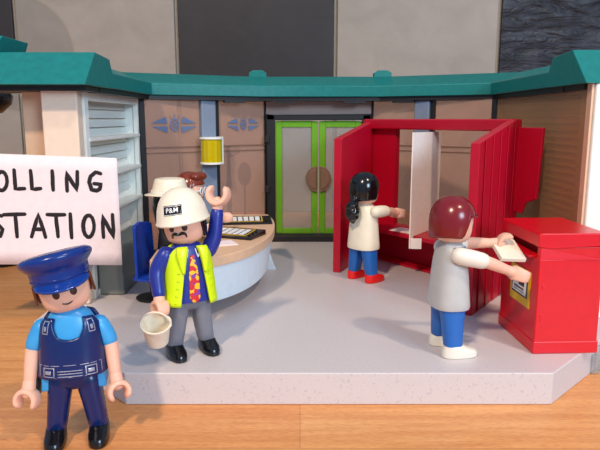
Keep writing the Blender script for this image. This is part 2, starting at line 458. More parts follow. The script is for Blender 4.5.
# ------------------------------------------------------------------ toy building
XC = 1.6
BL = (XC, 38, -1.45)
bld = thing('toy_building', 'open fronted toy building with teal roof, grey floor and green double doors', 'toy building', BL)
def part(name, bm, m, parent=bld, **k):
    k.setdefault('world', True); k.setdefault('smooth', False)
    return link(name, bm, m, parent, **k)
bm = B()
prism_xy(bm, [(-7.45, 23.95), (10.75, 23.95), (17.4, 30.6), (17.4, 45), (15.2, 50.5), (7.5, 55), (-4.3, 55), (-12, 50.5), (-14.2, 45), (-14.2, 30.6)], -1.45, -.004)
tag(part('floor_platform', bm, M['platform'], bevel=.06, smooth=True), 'pale grey speckled raised floor')
# roof
EZ = 12.4
eave = [(-11.2, 35.2), (-11.2, 46.3), (-3.3, 50.4), (6.5, 50.4), (14.4, 46.3), (14.4, 34.2)]
def offs(pts, t):
    out = []
    for i, p in enumerate(pts):
        p = Vector(p)
        ds = []
        if i > 0: ds.append((p - Vector(pts[i - 1])).normalized())
        if i < len(pts) - 1: ds.append((Vector(pts[i + 1]) - p).normalized())
        ns = [Vector((-d.y, d.x)) for d in ds]           # outward = left of travel
        n = (ns[0] + ns[-1]).normalized(); k = 1 / max(.4, n.dot(ns[0]))
        out.append(p + n * t * k)
    return out
sec = [(0, EZ), (0, EZ + .86), (.12, EZ + .95), (1.3, EZ + 1.05), (2.6, EZ + 1.78), (4.6, EZ + 1.78), (4.6, EZ)]
bm = B()
lay = [[Vector((q.x, q.y, z)) for q in offs(eave, t)] for t, z in sec]
rings = [[lay[j][i] for j in range(len(sec))] for i in range(len(eave))]
loft(bm, rings)
roof = part('roof', bm, M['teal'], bevel=.05, smooth=True)
for s in (-1, 1):
    def X(x): return XC + s * x
    bm = B(); yo = 32.0 if s < 0 else 30.9
    prism(bm, [(X(12.79), yo, EZ - .02), (X(12.79), yo + 1.9, 14.2), (X(12.79), yo + 4.4, 14.05), (X(12.79), yo + 4.9, 13.25), (X(12.79), yo + 4.9, EZ - .02)], (s * 6.6, 0, 0))
    part('roof_end', bm, M['teal'], roof, bevel=.05)
    bm = B()
    prism(bm, [(X(18.7), yo + .5, 13.0), (X(17.95), yo + 2.3, 15.1), (X(17.95), yo + 5.5, 15.1), (X(18.7), yo + 5.5, 13.0)], (s * 3.2, 0, .35))
    part('roof_end', bm, M['teal'], roof, bevel=.05)
for px in (258, 382):
    p = at_y(px, 79, 53.5)
    bm = B(); prism(bm, [(p.x - .75, 53, 14.1), (p.x - .75, 53, 14.5), (p.x - .4, 53, 14.72), (p.x + .4, 53, 14.72), (p.x + .75, 53, 14.5), (p.x + .75, 53, 14.1)], (0, .9, 0))
    part('roof_tab', bm, M['teal'], roof, bevel=.04)
bm = B()
sec2 = [(.25, EZ), (.25, EZ - .32), (2.9, EZ - .32), (2.9, EZ)]
lay = [[Vector((q.x, q.y, z)) for q in offs(eave, t)] for t, z in sec2]
loft(bm, [[lay[j][i] for j in range(4)] for i in range(len(eave))])
for q in ((-17.5, -11.5, 33.0), (14.7, 20.5, 31.8)): box(bm, q[0], q[1], q[2], q[2] + 3.5, EZ - .3, EZ - .03)
for (x, y, r) in ((-5.2, 49.5, -27), (8.3, 49.6, 27), (-1.2, 50.6, 0), (4.5, 50.6, 0)):
    mt = Matrix.Translation((x, y, 0)) @ Matrix.Rotation(rad(-r), 4, 'Z')
    box(bm, -.9, .9, .1, .5, EZ - .5, EZ - .3, mt)
tag(part('roof_underside_trim', bm, M['blackrough']), 'black trim below the roof edge')

# side walls with shelf units
for s in (-1, 1):
    def X(x): return XC + s * x
    Y0, Y1 = (33.5, 46.2) if s < 0 else (31.0, 46.2)
    xi, xo = (13.8, 15.8) if s < 0 else (13.35, 15.3)
    cm = M['wallcream'] if s < 0 else M['wall']
    bm = B()
    box(bm, *sorted((X(xi), X(xo))), Y0, Y0 + .5, 0, EZ)
    box(bm, *sorted((X(xi + .1), X(xo - .1))), Y0 + .5, Y0 + 1.1, 0, EZ)
    w = part('side_column', bm, cm, bevel=.1, smooth=True)
    bm = B()
    box(bm, *sorted((X(xo - .2), X(xo))), Y0 + .5, Y1, 0, EZ)
    nsl = 21 if s < 0 else 30
    xs, pz = (xi + 1.35, .58) if s < 0 else (xi + .8, .405)
    for k in range(nsl):                      # louvred back
        z0 = .2 + k * pz; yl = Y0 + (1.7 if s < 0 else .8)
        prism(bm, [(X(xs - .2), yl, z0), (X(xs - .2), yl, z0 + pz - .02), (X(xs - .27), yl, z0 + pz - .06), (X(xs - .5), yl, z0 + .04)], (0, Y1 - yl - .3, 0))
    part('louvred_back_panel', bm, M['wall'])
    bm = B()
    box(bm, *sorted((X(xi), X(xi + .35))), Y0 + 1.1, Y0 + 1.6, 0, EZ)
    box(bm, *sorted((X(xi), X(xi + .35))), Y1 - .4, Y1, 0, EZ)
    box(bm, *sorted((X(xi), X(xo - .2))), Y1 - .25, Y1, 0, EZ)
    if s < 0: box(bm, *sorted((X(xi), X(xi + .3))), Y0 + 1.6, Y1 - .4, EZ - .75, EZ)
    box(bm, *sorted((X(xi), X(xi + .3))), Y0 + 1.6, Y1 - .4, 0, .4)
    part('shelf_frame', bm, M['wall'], bevel=.05)
    for z in (9.3, 7.0, 4.7) if s < 0 else ():
        bm = B(); box(bm, *sorted((X(xi - .1), X(xo - .25))), Y0 + 1.5, Y1 - .3, z, z + .22)
        part('shelf', bm, M['wall'], bevel=.04)
    bm = B()
    loft(bm, [[Vector((X(xi - dx), y, z)) for dx, z in ((-.1, 0), (1.5, 0), (1.45, 2.3), (1.1, 2.85), (-.1, 3.0))] for y in (Y0 + 1.9, Y1 - 3.0)])
    tag(part('bench', bm, M['bench'], bevel=.12, smooth=True), 'grey rounded low bench')
    bm = B(); box(bm, *sorted((X(xo + .02), X(xo + 1.6))), Y0 + 1.3, Y0 + 1.7, 0, EZ)
    part('side_fin', bm, M['peach'], bevel=.05)
    if s > 0:
        bm = B(); box(bm, X(xi) - .12, X(xi) - .02, Y0 + .6, Y1 - .3, .4, EZ - .1)
        tag(part('side_screen', bm, M['smokedark']), 'dark smoked see-through screen')
        bm = B(); box(bm, X(xi) - .14, X(xi) - .01, Y0 + .15, Y0 + .65, 0, EZ); part('screen_border', bm, M['peach'])
# window walls
def wallmap(A, Bp):
    A = Vector(A); Bp = Vector(Bp); d = (Bp - A).normalized(); n = Vector((d.y, -d.x))
    L = (Bp - A).length
    def f(t, z, o=0.0):
        q = A + d * t + n * o; return Vector((q.x, q.y, z))
    return f, L
def slab(bm, f, t0, t1, z0, z1, o0, o1):
    prism(bm, [f(t0, z0, o0), f(t1, z0, o0), f(t1, z1, o0), f(t0, z1, o0)], f(0, 0, o1) - f(0, 0, o0))
def emblem(f, tc, zc, flip=1, sc=1.0, zs=1.2):
    bm = B()
    def poly(pts):
        pts = [(tc + a * sc, zc + b * sc * zs) for a, b in pts]
        prism(bm, [f(a, b, .1) for a, b in pts], f(0, 0, .13) - f(0, 0, .1))
    for q in (-1, 1):
        poly([(q * .62, .1), (q * 1.95, .12), (q * .75, .55)])
        poly([(q * .62, -.55), (q * 1.95, -.1), (q * .62, -.12)])
    K = 20
    for r0, r1, yy in ((.4, .3, 1.15), (.16, .08, 1.0)):
        for k in range(K):
            a, b = 2 * PI * k / K, 2 * PI * (k + 1) / K
            poly([(r0 * math.cos(a), r0 * yy * math.sin(a)), (r0 * math.cos(b), r0 * yy * math.sin(b)), (r1 * math.cos(b), r1 * yy * math.sin(b)), (r1 * math.cos(a), r1 * yy * math.sin(a))])
    for k in range(8):
        a = 2 * PI * k / 8; 
        poly([(.3 * math.cos(a - .1), .33 * math.sin(a - .1)), (.3 * math.cos(a + .1), .33 * math.sin(a + .1)), (.14 * math.cos(a), .14 * math.sin(a))])
    for a in (-35, 0, 35):
        a = rad(90 + a)
        poly([(.5 * math.cos(a) - .04, .52 * math.sin(a)), (.5 * math.cos(a) + .04, .52 * math.sin(a)), (.75 * math.cos(a), .8 * math.sin(a))])
    return bm
WL = [(-12.0, 46.3), (-3.0, 52.7)]; 
for s in (-1, 1):
    if s < 0: f, L = wallmap((XC - 13.8, 46.2), (XC - 4.45, 52.6))
    else: f, L = wallmap((XC + 4.45, 52.6), (XC + 13.35, 46.2))
    mid = L * .52 if s < 0 else L * .48
    spans = ((.45, mid - .75), (mid + .75, L - .1)) if s < 0 else ((.1, mid - .75), (mid + .75, L - .45))
    for k, (t0, t1) in enumerate(spans):
        bm = B(); slab(bm, f, t0, t1, .3, EZ - .3, -.06, .04)
        wp = part('window_panel', bm, M['smoke'])
        bm = B(); slab(bm, f, t0, t1, 8.35, 8.45, .04, .1); slab(bm, f, t0, t1, 7.95, 8.02, .04, .1)
        slab(bm, f, t0, t1, .3, 3.6, .04, .08) if False else None
        part('glazing_bar', bm, M['bronze'], wp)
        if s < 0 or k == 9:
            part('emblem', emblem(f, (t0 + t1) / 2, 10.15, sc=.95 if k == 0 else .8), M['emblem'], wp)
    bm = B()
    slab(bm, f, mid - .95, mid + .35, 0, EZ - .3, -.1, .5)
    tag(part('window_column', bm, M['bluegrey'], bevel=.12, smooth=True), 'blue grey column')
    bm = B()
    slab(bm, f, mid + .38, mid + .72, 0, EZ - .3, -.1, .25)
    for t in (0.2, L - .1) if s < 0 else (.1, L - .2): slab(bm, f, t - .2, t + .2, 0, EZ - .3, -.1, .2)
    slab(bm, f, 0, L, 0, .35, -.1, .2)
    part('window_frame', bm, M['blackrough'], bevel=.04)
    if s < 0:
        q = f(mid - .45, 7.2, 1.1)
        bm = B(); lathe(bm, [(.82, 7.2), (.82, 9.0)], q.x, q.y, 28)
        for v in list(bm.verts):
            a = math.atan2(v.co.y - q.y, v.co.x - q.x)
            k = 1 + .03 * math.cos(14 * a); v.co.x = q.x + (v.co.x - q.x) * k; v.co.y = q.y + (v.co.y - q.y) * k
        lamp = part('lantern', bm, M['amber'], smooth=True); lamp['label'] = 'translucent yellow drum lantern with white rims'
        for z in (7.02, 9.0):
            bm = B(); lathe(bm, [(.85, z), (.92, z + .03), (.92, z + .15), (.85, z + .18)], q.x, q.y, 28); link('lantern_rim', bm, M['wall'], lamp)
        bm = B(); slab(bm, f, mid + .4, mid + .52, 7.0, 9.2, .3, 1.3); link('lantern_bracket', bm, M['wall'], lamp)
# header above the door and door
bm = B(); box(bm, XC - 4.5, XC + 4.5, 52.3, 52.75, 10.9, EZ)
part('door_header', bm, mat('taupe_plastic', (176, 150, 138), .5))
bm = B()
box(bm, XC - 4.45, XC - 3.75, 51.9, 52.9, 0, 10.95); box(bm, XC + 3.75, XC + 4.45, 51.9, 52.9, 0, 10.95)
box(bm, XC - 4.45, XC + 4.45, 51.9, 52.9, 10.5, 10.95); box(bm, XC - 4.45, XC + 4.45, 51.5, 52.9, 0, .55)
for z in (1.6, 4.3, 8.6): box(bm, XC - 4.6, XC - 4.2, 51.7, 52, z, z + .6)
tag(part('door_frame', bm, M['blackrough'], bevel=.06), 'black door frame')
for s in (-1, 1):
    x0, x1 = sorted((XC + s * .06, XC + s * 3.7)); y0, y1 = 52.2, 52.5; z0, z1 = .65, 10.4
    bm = B()
    box(bm, x0, x0 + .55, y0, y1, z0, z1); box(bm, x1 - .55, x1, y0, y1, z0, z1)
    box(bm, x0 + .55, x1 - .55, y0, y1, z0, z0 + .45); box(bm, x0 + .55, x1 - .55, y0, y1, z1 - .5, z1)
    d = part('door', bm, M['green'], bevel=.05); d['label'] = 'lime green framed glass door leaf'
    bm = B(); box(bm, x0 + .5, x1 - .5, y0 + .1, y0 + .2, z0 + .4, z1 - .45); part('door_pane', bm, M['doorglass'], d)
    bm = B()
    pts = [(XC + s * .14, 5.25 + 1.1 * math.sin(a)) if False else (XC + s * (.12 + 1.0 * math.cos(a)), 5.45 + 1.12 * math.sin(a)) for a in [rad(-90 + 180 * k / 20) for k in range(21)]]
    prism(bm, [(x, y0 - .22, z) for x, z in pts], (0, .24, 0))
    pts = [(XC + s * (.2 + .75 * math.cos(a)), 5.45 + .85 * math.sin(a)) for a in [rad(-90 + 180 * k / 20) for k in range(21)]]
    prism(bm, [(x, y0 - .3, z) for x, z in pts], (0, .1, 0))
    part('door_handle', bm, M['bronze'], d, bevel=.04)
# foot clip at the right
bm = B(); box(bm, 13.6, 14.6, 27.4, 28.4, -1.45, -.2); box(bm, 13.9, 14.3, 27.0, 27.6, -1.45, -.5)
part('corner_clip', bm, M['clear'], bevel=.06)

# ------------------------------------------------------------------ voting booth
booth = thing('voting_booth', 'large red open-fronted voting booth with ribbed sides and white divider', 'voting booth', (7.5, 40.5, 0))
Lf, C1, C2, Rf = Vector((2.3, 41.0)), Vector((5.35, 47.6)), Vector((13.1, 36.6)), Vector((9.35, 31.4))
def side_panel(P, Q, zp, zq, th=.55, inw=1, ribs=0):
    d = (Q - P).normalized(); n = Vector((-d.y, d.x)) * inw
    bm = B()
    prism(bm, [(P.x, P.y, 0), (Q.x, Q.y, 0), (Q.x, Q.y, zq), (P.x, P.y, zp)], (n.x * th, n.y * th, 0))
    L = (Q - P).length
    for k in range(ribs):
        t = L * (.12 + .8 * k / max(1, ribs - 1)); a = P + d * t; z = zp + (zq - zp) * t / L
        b = a + d * .14; m_ = n * -.07
        prism(bm, [(a.x, a.y, .1), (b.x, b.y, .1), (b.x, b.y, z - .02), (a.x, a.y, z - .02)], (m_.x, m_.y, 0))
    return bm
def bp(name, bm, m, parent=booth, **k):
    k.setdefault('world', True); k.setdefault('smooth', False); k.setdefault('bevel', .05)
    return link(name, bm, m, parent, **k)
bp('side_panel', side_panel(Lf, C1, 9.3, 10.5, .55, -1, 0), M['redbooth'])
bp('side_panel', side_panel(Rf, C2, 9.35, 10.6, .5, 1, 5), M['redbooth'])
# back wall with opening
dB = (C2 - C1).normalized(); nB = Vector((-dB.y, dB.x)); LB = (C2 - C1).length   # nB points away from the opening
def bpt(t, z, o=0.0):
    q = C1 + dB * t + nB * o; return Vector((q.x, q.y, z))
bm = B()
def bslab(t0, t1, z0, z1, o0, o1): prism(bm, [bpt(t0, z0, o0), bpt(t1, z0, o0), bpt(t1, z1, o0), bpt(t0, z1, o0)], bpt(0, 0, o1) - bpt(0, 0, o0))
bslab(0, 3.1, 0, 9.9, 0, .4); bslab(3.1, LB, 0, 2.6, 0, .4); bslab(LB - 1.0, LB, 2.6, 9.9, 0, .4)
bp('back_panel', bm, M['redbooth'])
bm = B(); bslab(0, LB, 9.85, 10.6, -.55, .5)
bp('header', bm, M['redbooth'], bevel=.12)
bm = B(); bslab(.2, LB - .2, 0, .18, -1.1, 0)
bp('floor_rail', bm, M['redbooth'])
bm = B(); bslab(.1, LB - .1, 2.55, 2.85, -2.7, 0)
bp('writing_shelf', bm, M['redbooth'])
bm = B()
q = C2 + Vector((.05, .2)); e = Vector((.95, -1.6))
prism(bm, [(q.x, q.y, 5.0), (q.x + e.x * .35, q.y + e.y * .35, 4.9), (q.x + e.x * .5, q.y + e.y * .5, 5.6), (q.x + e.x * .9, q.y + e.y * .9, 5.9), (q.x + e.x, q.y + e.y, 10.1), (q.x, q.y, 10.1)], (.2, .12, 0))
bp('rear_wing', bm, M['redbooth'])
# white folded divider card standing on the writing shelf (its own thing)
div = thing('divider_card', 'tall white folded card dividing the red voting booth', 'card', (8.1, 40.2, 2.85))
a0 = at_y(412, 132, 39.2); a1 = at_y(426, 131, 43.2); a2 = at_y(438, 131, 43.5)
def card(bm, P, Q, z0, z1, th=.08):
    d = (Q - P).normalized(); n = Vector((-d.y, d.x)) * th
    prism(bm, [(P.x, P.y, z0), (Q.x, Q.y, z0), (Q.x, Q.y, z1), (P.x, P.y, z1)], (n.x, n.y, 0))
bm = B()
P0, P1 = Vector((7.3, 39.0)), Vector((9.95, 42.7))
dC = (P1 - P0).normalized(); LC = (P1 - P0).length
cpt = lambda t, z: (P0.x + dC.x * t, P0.y + dC.y * t, z)
prism(bm, [cpt(0, 2.1), cpt(.5, 2.25), cpt(.5, 2.88), cpt(LC, 2.88), cpt(LC, 9.72), cpt(0, 9.75)], (-dC.y * .08, dC.x * .08, 0))
link('divider_leaf', bm, M['card'], div, world=True, smooth=False)
bm = B(); card(bm, P0 + Vector((.05, 0)), P0 + Vector((.75, -.05)), 2.1, 2.8); link('divider_flap', bm, M['card'], div, world=True, smooth=False)
bm = B(); prism(bm, [(6.3, 41.6, 2.86), (7.7, 40.1, 2.86), (8.6, 41.0, 2.86), (7.2, 42.6, 2.86)], (0, 0, .05))
bal = link('ballot_paper', bm, M['card'], None, smooth=False); tag(bal, 'cream ballot sheet on the booth shelf under the black-haired figure\'s hand', 'paper')

# ------------------------------------------------------------------ ballot box
BX = thing('ballot_box', 'bright red ballot box with slot and yellow label at right', 'ballot box', (10.62, 26.0, 0), rad(2.5))
w, dp, H = 3.05, 4.3, 5.3
def lb(name, bm, m, parent=BX, **k):
    k.setdefault('smooth', False); k.setdefault('bevel', .06); return link(name, bm, m, parent, **k)
bm = B(); box(bm, .05, w - .05, .04, dp - .04, .5, 4.45); box(bm, .55, w - .05, .04, dp - .04, 4.4, 5.0)
box(bm, .05, w - .05, .04, .35, 4.4, 5.0); box(bm, .05, w - .05, dp - .35, dp - .04, 4.4, 5.0)
lb('body', bm, M['redbox'])
bm = B(); box(bm, 0, w, 0, dp, 0, .6); lb('plinth', bm, M['redbox'])
bm = B(); prism(bm, [(-.06, 0, 5.0), (-.06, 0, 5.55), (.06, 0, 5.62), (w - .02, 0, 5.62), (w - .02, 0, 5.02), (.5, 0, 4.9)], (0, dp, 0)); lb('lid', bm, M['redbox'], bevel=.05)
bm = B(); box(bm, .5, .57, .4, dp - .4, 4.4, 4.9); lb('slot_recess', bm, M['redinner'])
bm = B(); prism(bm, [(-.25, .5, 4.42), (-.25, .5, 4.52), (.2, .5, 4.6), (.2, .5, 4.42)], (0, dp - 1.0, 0)); lb('slot_lip', bm, M['redbox'])
bm = B(); box(bm, .02, .08, .75, 3.0, 1.9, 3.65); lab = lb('label', bm, M['yellowlabel'], bevel=0)
bm = B(); box(bm, .0, .04, 1.0, 2.75, 2.3, 3.45); lb('label_panel', bm, M['black'], lab, bevel=0)
bm = B(); box(bm, -.02, .01, 1.12, 2.63, 2.4, 3.35); lb('label_panel', bm, M['whiteprint'], lab, bevel=0)
bm = B(); box(bm, -.035, -.01, 1.35, 2.4, 2.62, 2.7); box(bm, -.035, -.01, 1.3, 1.9, 2.8, 3.2); box(bm, -.035, -.01, 1.3, 2.45, 2.5, 2.53); lb('label_print', bm, M['black'], lab, bevel=0)
bm = B(); ellipsoid(bm, (.08, 1.4, 1.45), (.06, .12, .12)); lb('lock_button', bm, M['redbox'], bevel=0, smooth=True)
bm = B(); box(bm, .25, .32, .05, .12, .75, 4.75); box(bm, .25, .4, .02, .12, 1.5, 1.9); box(bm, .25, .4, .02, .12, 3.0, 3.3); lb('door_hinge', bm, M['redbox'], bevel=.02)

# ------------------------------------------------------------------ reception desk
DO = bez([(-2.4, 44.8), (-1.75, 41.5), (-1.65, 37.5), (-2.3, 34.2), (-3.5, 31.6), (-5.2, 29.7), (-7.4, 29.7)], 48)if False else bez([(-2.4, 44.8, 0), (-1.8, 41.5, 0), (-1.75, 37.5, 0), (-2.35, 34.2, 0), (-3.5, 31.7, 0), (-5.2, 30.1, 0), (-7.7, 29.9, 0)], 48)
DI = bez([(-5.6, 44.8, 0), (-5.4, 41.5, 0), (-5.25, 38.5, 0), (-5.4, 36.2, 0), (-5.9, 34.2, 0), (-6.6, 32.9, 0), (-7.9, 32.4, 0)], 48)
desk = thing('reception_desk', 'curved desk with peach top and pale blue white front', 'desk', (-3.6, 37, 0))
def dk(name, bm, m, parent=desk, **k):
    k.setdefault('world', True); return link(name, bm, m, parent, **k)
bm = B()
loft(bm, [[Vector((a.x, a.y, 2.95)), Vector((a.x, a.y, 3.5)), Vector((b.x, b.y, 3.5)), Vector((b.x, b.y, 2.95))] for a, b in zip(DO, DI)])
dk('desk_top', bm, M['peach'], bevel=.06)
bm = B()
def inn(a, b, t): return a + (b - a).normalized() * t
loft(bm, [[Vector((*inn(a, b, .12 + .35 * 0).xy, 2.96)), Vector((*inn(a, b, .45).xy, .95)), Vector((*inn(a, b, .6).xy, .95)), Vector((*inn(a, b, .27).xy, 2.96))] for a, b in zip(DO[2:-1], DI[2:-1])])
dk('desk_front', bm, M['deskwhite'])
for i in (7, 38):
    a, b = DO[i], DI[i]; d = (b - a).normalized(); t = Vector((-d.y, d.x, 0))
    bm = B()
    p = a + d * .3
    prism(bm, [p + Vector((0, 0, 1.2)), p + Vector((0, 0, 2.9)) , p + d * 1.0 + Vector((0, 0, 2.9)), p + d * 1.0, p - d * .45, p - d * .35 + Vector((0, 0, .2))], t * .35)
    dk('desk_foot', bm, M['deskwhite'], smooth=False, bevel=.04)
# keyboards
def keyboard(cx, cy, ang, L, W, label, nk):
    k = thing('keyboard', label, 'keyboard', (cx, cy, 3.5), ang, 'control keyboards on the desk')
    bm = B(); prism(bm, [(-L / 2, -W / 2, 0), (-L / 2, W / 2, 0), (-L / 2, W / 2, .32), (-L / 2, -W / 2, .14)], (L, 0, 0))
    link('case', bm, M['black'], k, smooth=False, bevel=.04)
    sl = math.atan2(.18, W)
    mt = Matrix.Translation((0, 0, .235)) @ Matrix.Rotation(sl, 4, 'X')
    bm = B(); box(bm, -L * .42, L * .32, -W * .33, W * .36, 0, .02, mt); pn = link('key_panel', bm, M['yellowlabel'], k, smooth=False)
    bm = B(); box(bm, -L * .40, L * .30, -W * .30, W * .31, .02, .03, mt); link('key_panel', bm, M['black'], pn, smooth=False)
    bm = B()
    for i in range(nk):
        for j in range(4):
            x = -L * .39 + i * L * .68 / nk; y = -W * .28 + j * W * .145
            box(bm, x, x + L * .68 / nk * .78, y, y + W * .11, .03, .045, mt)
    link('keys', bm, M['whiteprint'], pn, smooth=False)
    bm = B()
    bm.free()
    for i in range(3):
        bm = B(); ellipsoid(bm, mt @ Vector((L * .38, -W * .25 + i * W * .22, .04)), (.08, .08, .05), N=10); link('knob', bm, M['blackrough'], k)
keyboard(-3.75, 41.2, rad(7), 3.5, 1.9, 'black keyboard on the far end of the desk, towards the green doors', 6)
keyboard(-3.95, 36.4, rad(-22), 3.1, 2.1, 'black keyboard nearest the raised hand on the curved desk', 5)
bm = B(); prism(bm, [(-5.0, 33.1, 3.5), (-3.55, 33.7, 3.5), (-4.1, 34.9, 3.5), (-5.3, 34.3, 3.5)], (0, 0, .04))
tag(link('paper_sheet', bm, M['paper'], None, smooth=False), 'white paper sheet on the desk behind the yellow vest', 'paper')

# chair
ch = thing('desk_chair', 'blue plastic chair with dark frame behind the curved desk', 'chair', (-8.8, 34.7, 0), rad(75))
bm = B()
def cb(u, v):
    a = (u - .5) * 2.0; z = 1.45 + v * 3.2
    rx = 1.35 - .12 * v
    return Vector((math.sin(a) * rx, .45 + .5 * math.cos(a) + .1 * v - .25, z - .35 * (1 - abs(u - .5) * 0) * 0 + (.0 if v < 1 else -.1 * abs(u - .5) * 4)))
shell(bm, cb, 16, 8); link('backrest', bm, M['chairblue'], ch, solid=.18, bevel=.05)
bm = B(); loft(bm, [sring(0, -.1, z, r, r * .95, 3, 32) for z, r in ((1.28, 1.05), (1.32, 1.14), (1.44, 1.14), (1.48, 1.06))]); link('seat', bm, M['chairblue'], ch)
bm = B(); tube(bm, [(0, 0, .3), (0, 0, 1.3)], [.18, .18], 14, roundends=False); link('post', bm, M['blackrough'], ch)
bm = B(); lathe(bm, [(.95, 0), (1.0, .05), (1.0, .14), (.4, .28), (.2, .34)]); link('base', bm, M['blackrough'], ch)

# ------------------------------------------------------------------ figures
def loc_of(root_loc, yaw, world):
    v = Vector(world) - Vector(root_loc); return Matrix.Rotation(-yaw, 3, 'Z') @ v

# police officer
pl = (-8.5, 21.3, -1.45)
pol, tor, HL, HR = make_figure('toy_figure', 'toy police officer in blue peaked cap and navy vest, standing on the worktop', pl, rad(13),
    dict(legs=M['navy'], shoes=M['black'], torso=M['sky'], hair=M['browndark'], hairline=(1.35, .45, .45, 68), hair_r=.96),
    head=(rad(-1), rad(-11), rad(10)),
    arms=[dict(side=-1, elbow=(-1.34, -.05, 3.75), wrist=(-1.5, -.35, 2.65), sleeve_mat=M['sky'], hand_axis=(.35, 1, 0), long=False, sh=(1.0, 0, 4.5), sr=.9),
          dict(side=1, elbow=(1.34, -.05, 3.75), wrist=(1.5, -.35, 2.65), sleeve_mat=M['sky'], hand_axis=(-.35, 1, 0), long=False, sh=(1.0, 0, 4.5), sr=.9)], tz0=2.9)
def vest_top(ph):
    d = abs(math.degrees(ph)); d = min(d, 180 - d) if d > 90 else d
    pts = [(0, 4.22), (14, 4.3), (24, 4.62), (30, 5.02), (62, 5.0), (74, 4.75), (84, 4.3), (90, 4.1)]
    for a, b in zip(pts, pts[1:]):
        if d <= b[0]: return a[1] + (b[1] - a[1]) * (d - a[0]) / (b[0] - a[0])
    return 4.2
bm = B(); shell(bm, lambda u, v: skinpt((u - .5) * 2 * PI, 2.82 + (vest_top((u - .5) * 2 * PI) - 2.82) * v, .18 + .03 * (v < .02)), 96, 16)
vest = link('vest', bm, M['navy'], pol, solid=.13, sharp=60)
vest['label'] = 'navy body vest with silver buckle prints'
def outline(bm, p0, p1, z0, z1, off, w=.03):
    patch(bm, p0, p1, z0, z0 + w, off); patch(bm, p0, p1, z1 - w, z1, off); patch(bm, p0, p0 + w, z0, z1, off); patch(bm, p1 - w, p1, z0, z1, off)
for s in (-1, 1):
    bm = B(); a, b = sorted((s * rad(34), s * rad(52))); outline(bm, a, b, 4.45, 4.92, .195, .035)
    m_ = (a + b) / 2; patch(bm, m_ - .06, m_ + .06, 4.55, 4.72, .2)
    link('shoulder_buckle', bm, M['silver'], vest, solid=.02)
    bm = B(); a, b = sorted((s * rad(20), s * rad(44))); outline(bm, a, b, 2.9, 3.25, .195, .03); patch(bm, a + .08, b - .12, 3.0, 3.13, .2)
    link('waist_buckle', bm, M['silver'], vest, solid=.02)
bm = B(); a, b = -rad(15), rad(15)
for j in range(3): patch(bm, a, b, 2.9 + .1 * j, 2.93 + .1 * j, .2)
link('belt_print', bm, M['silver'], vest, solid=.015)
bm = B(); outline(bm, -rad(58), rad(58), 2.87, 3.33, .193, .022); link('belt_line', bm, M['silver'], vest, solid=.012)
# light blue shirt tails and black radio at the hip
for s in (-1, 1):
    bm = B(); prism(bm, [(s * .85, -.4, 2.15), (s * 1.16, -.3, 2.1), (s * 1.1, -.3, 2.95), (s * .85, -.4, 2.95)], (0, 1.0, 0)); link('shirt_tail', bm, M['sky'], pol, bevel=.06)
bm = B(); box(bm, -1.5, -1.22, -.25, .3, 1.9, 3.0); link('radio', bm, M['blackrough'], pol, bevel=.06)
# peaked cap
cap_loc = HL
bm = B()
R = [(1.26, .98, 0), (1.26, 1.03, 0), (1.62, 1.05, 0), (1.66, 1.05, 0), (1.74, 1.14, 0), (1.88, 1.27, 0), (1.98, 1.3, 0), (2.08, 1.25, 0), (2.16, 1.1, 0), (2.2, .7, 0), (2.16, .3, 0), (2.14, .03, 0)]
rr = []
for z, r, _ in R:
    ring = sring(0, -.02, z, r, r * (1.04), 2.1, 48)
    if z > 1.66:
        for p in ring: p.z += -(p.y) * .16 * (min(1, (z - 1.66) / .25)); p.y -= .03
    rr.append(ring)
loft(bm, rr)
cap = link('peaked_cap', bm, M['capnavy'], pol, loc=HL, rot=HR, sharp=50)
bm = B()
def visor(u, v):
    a = (u - .5) * rad(118); r0 = 1.03; r = r0 + v * .42 * math.cos((u - .5) * PI) ** .5 if abs(u - .5) < .499 else r0
    return Vector((math.sin(a) * r, -math.cos(a) * r * 1.04, 1.3 - .22 * (r - r0) / .42))
shell(bm, visor, 30, 6); link('visor', bm, mat('visor_blue_gloss', (22, 58, 140), .12, .6), cap, solid=.07)
bm = B()
for t0 in range(30):
    pass
tube(bm, [(math.sin(rad(a)) * 1.06, -math.cos(rad(a)) * 1.1, 1.36) for a in range(-75, 76, 5)], [.035, .035], 8)
link('cap_cord', bm, M['capnavy'], cap)
for s in (-1, 1):
    bm = B(); prism(bm, [(s * .93, -.35, 1.2), (s * .93, .25, 1.2), (s * .95, .05, .45), (s * .97, -.12, .42)], (s * .1, 0, 0)); link('sideburn', bm, M['browndark'], pol, loc=HL, rot=HR, bevel=.04)

# builder with hard hat
bl, byaw = Vector((-5.05, 26.3, 0)), rad(30)
W_r = loc_of(bl, byaw, at_y(158, 309, 25.6)); W_l = loc_of(bl, byaw, at_y(219, 213, 27.2))
bld_f, tor, HL, HR = make_figure('toy_figure', 'toy builder in white hard hat and yellow vest raising one hand', bl, byaw,
    dict(legs=M['grey'], shoes=M['black'], torso=M['purple'], hair=M['hairblack'], hairline=(1.3, .2, .0, 62), moustache=True),
    head=(rad(1), rad(-8), rad(-38)),
    arms=[dict(side=-1, elbow=(-1.42, -.02, 4.0), wrist=(-1.5, -.4, 3.12), sleeve_mat=M['purple'], hand_axis=(1, .2, 0)),
          dict(side=1, elbow=(1.28, -.05, 5.35), wrist=(1.46, 0, 6.4), sleeve_mat=M['purple'], hand_axis=(.75, .8, 0), hd=(.12, .05, 1), hs=1.22)], tz0=2.6)
bm = B()
def gap(z): return rad(13 + 16 * max(0, (4.9 - z) / 2.6))
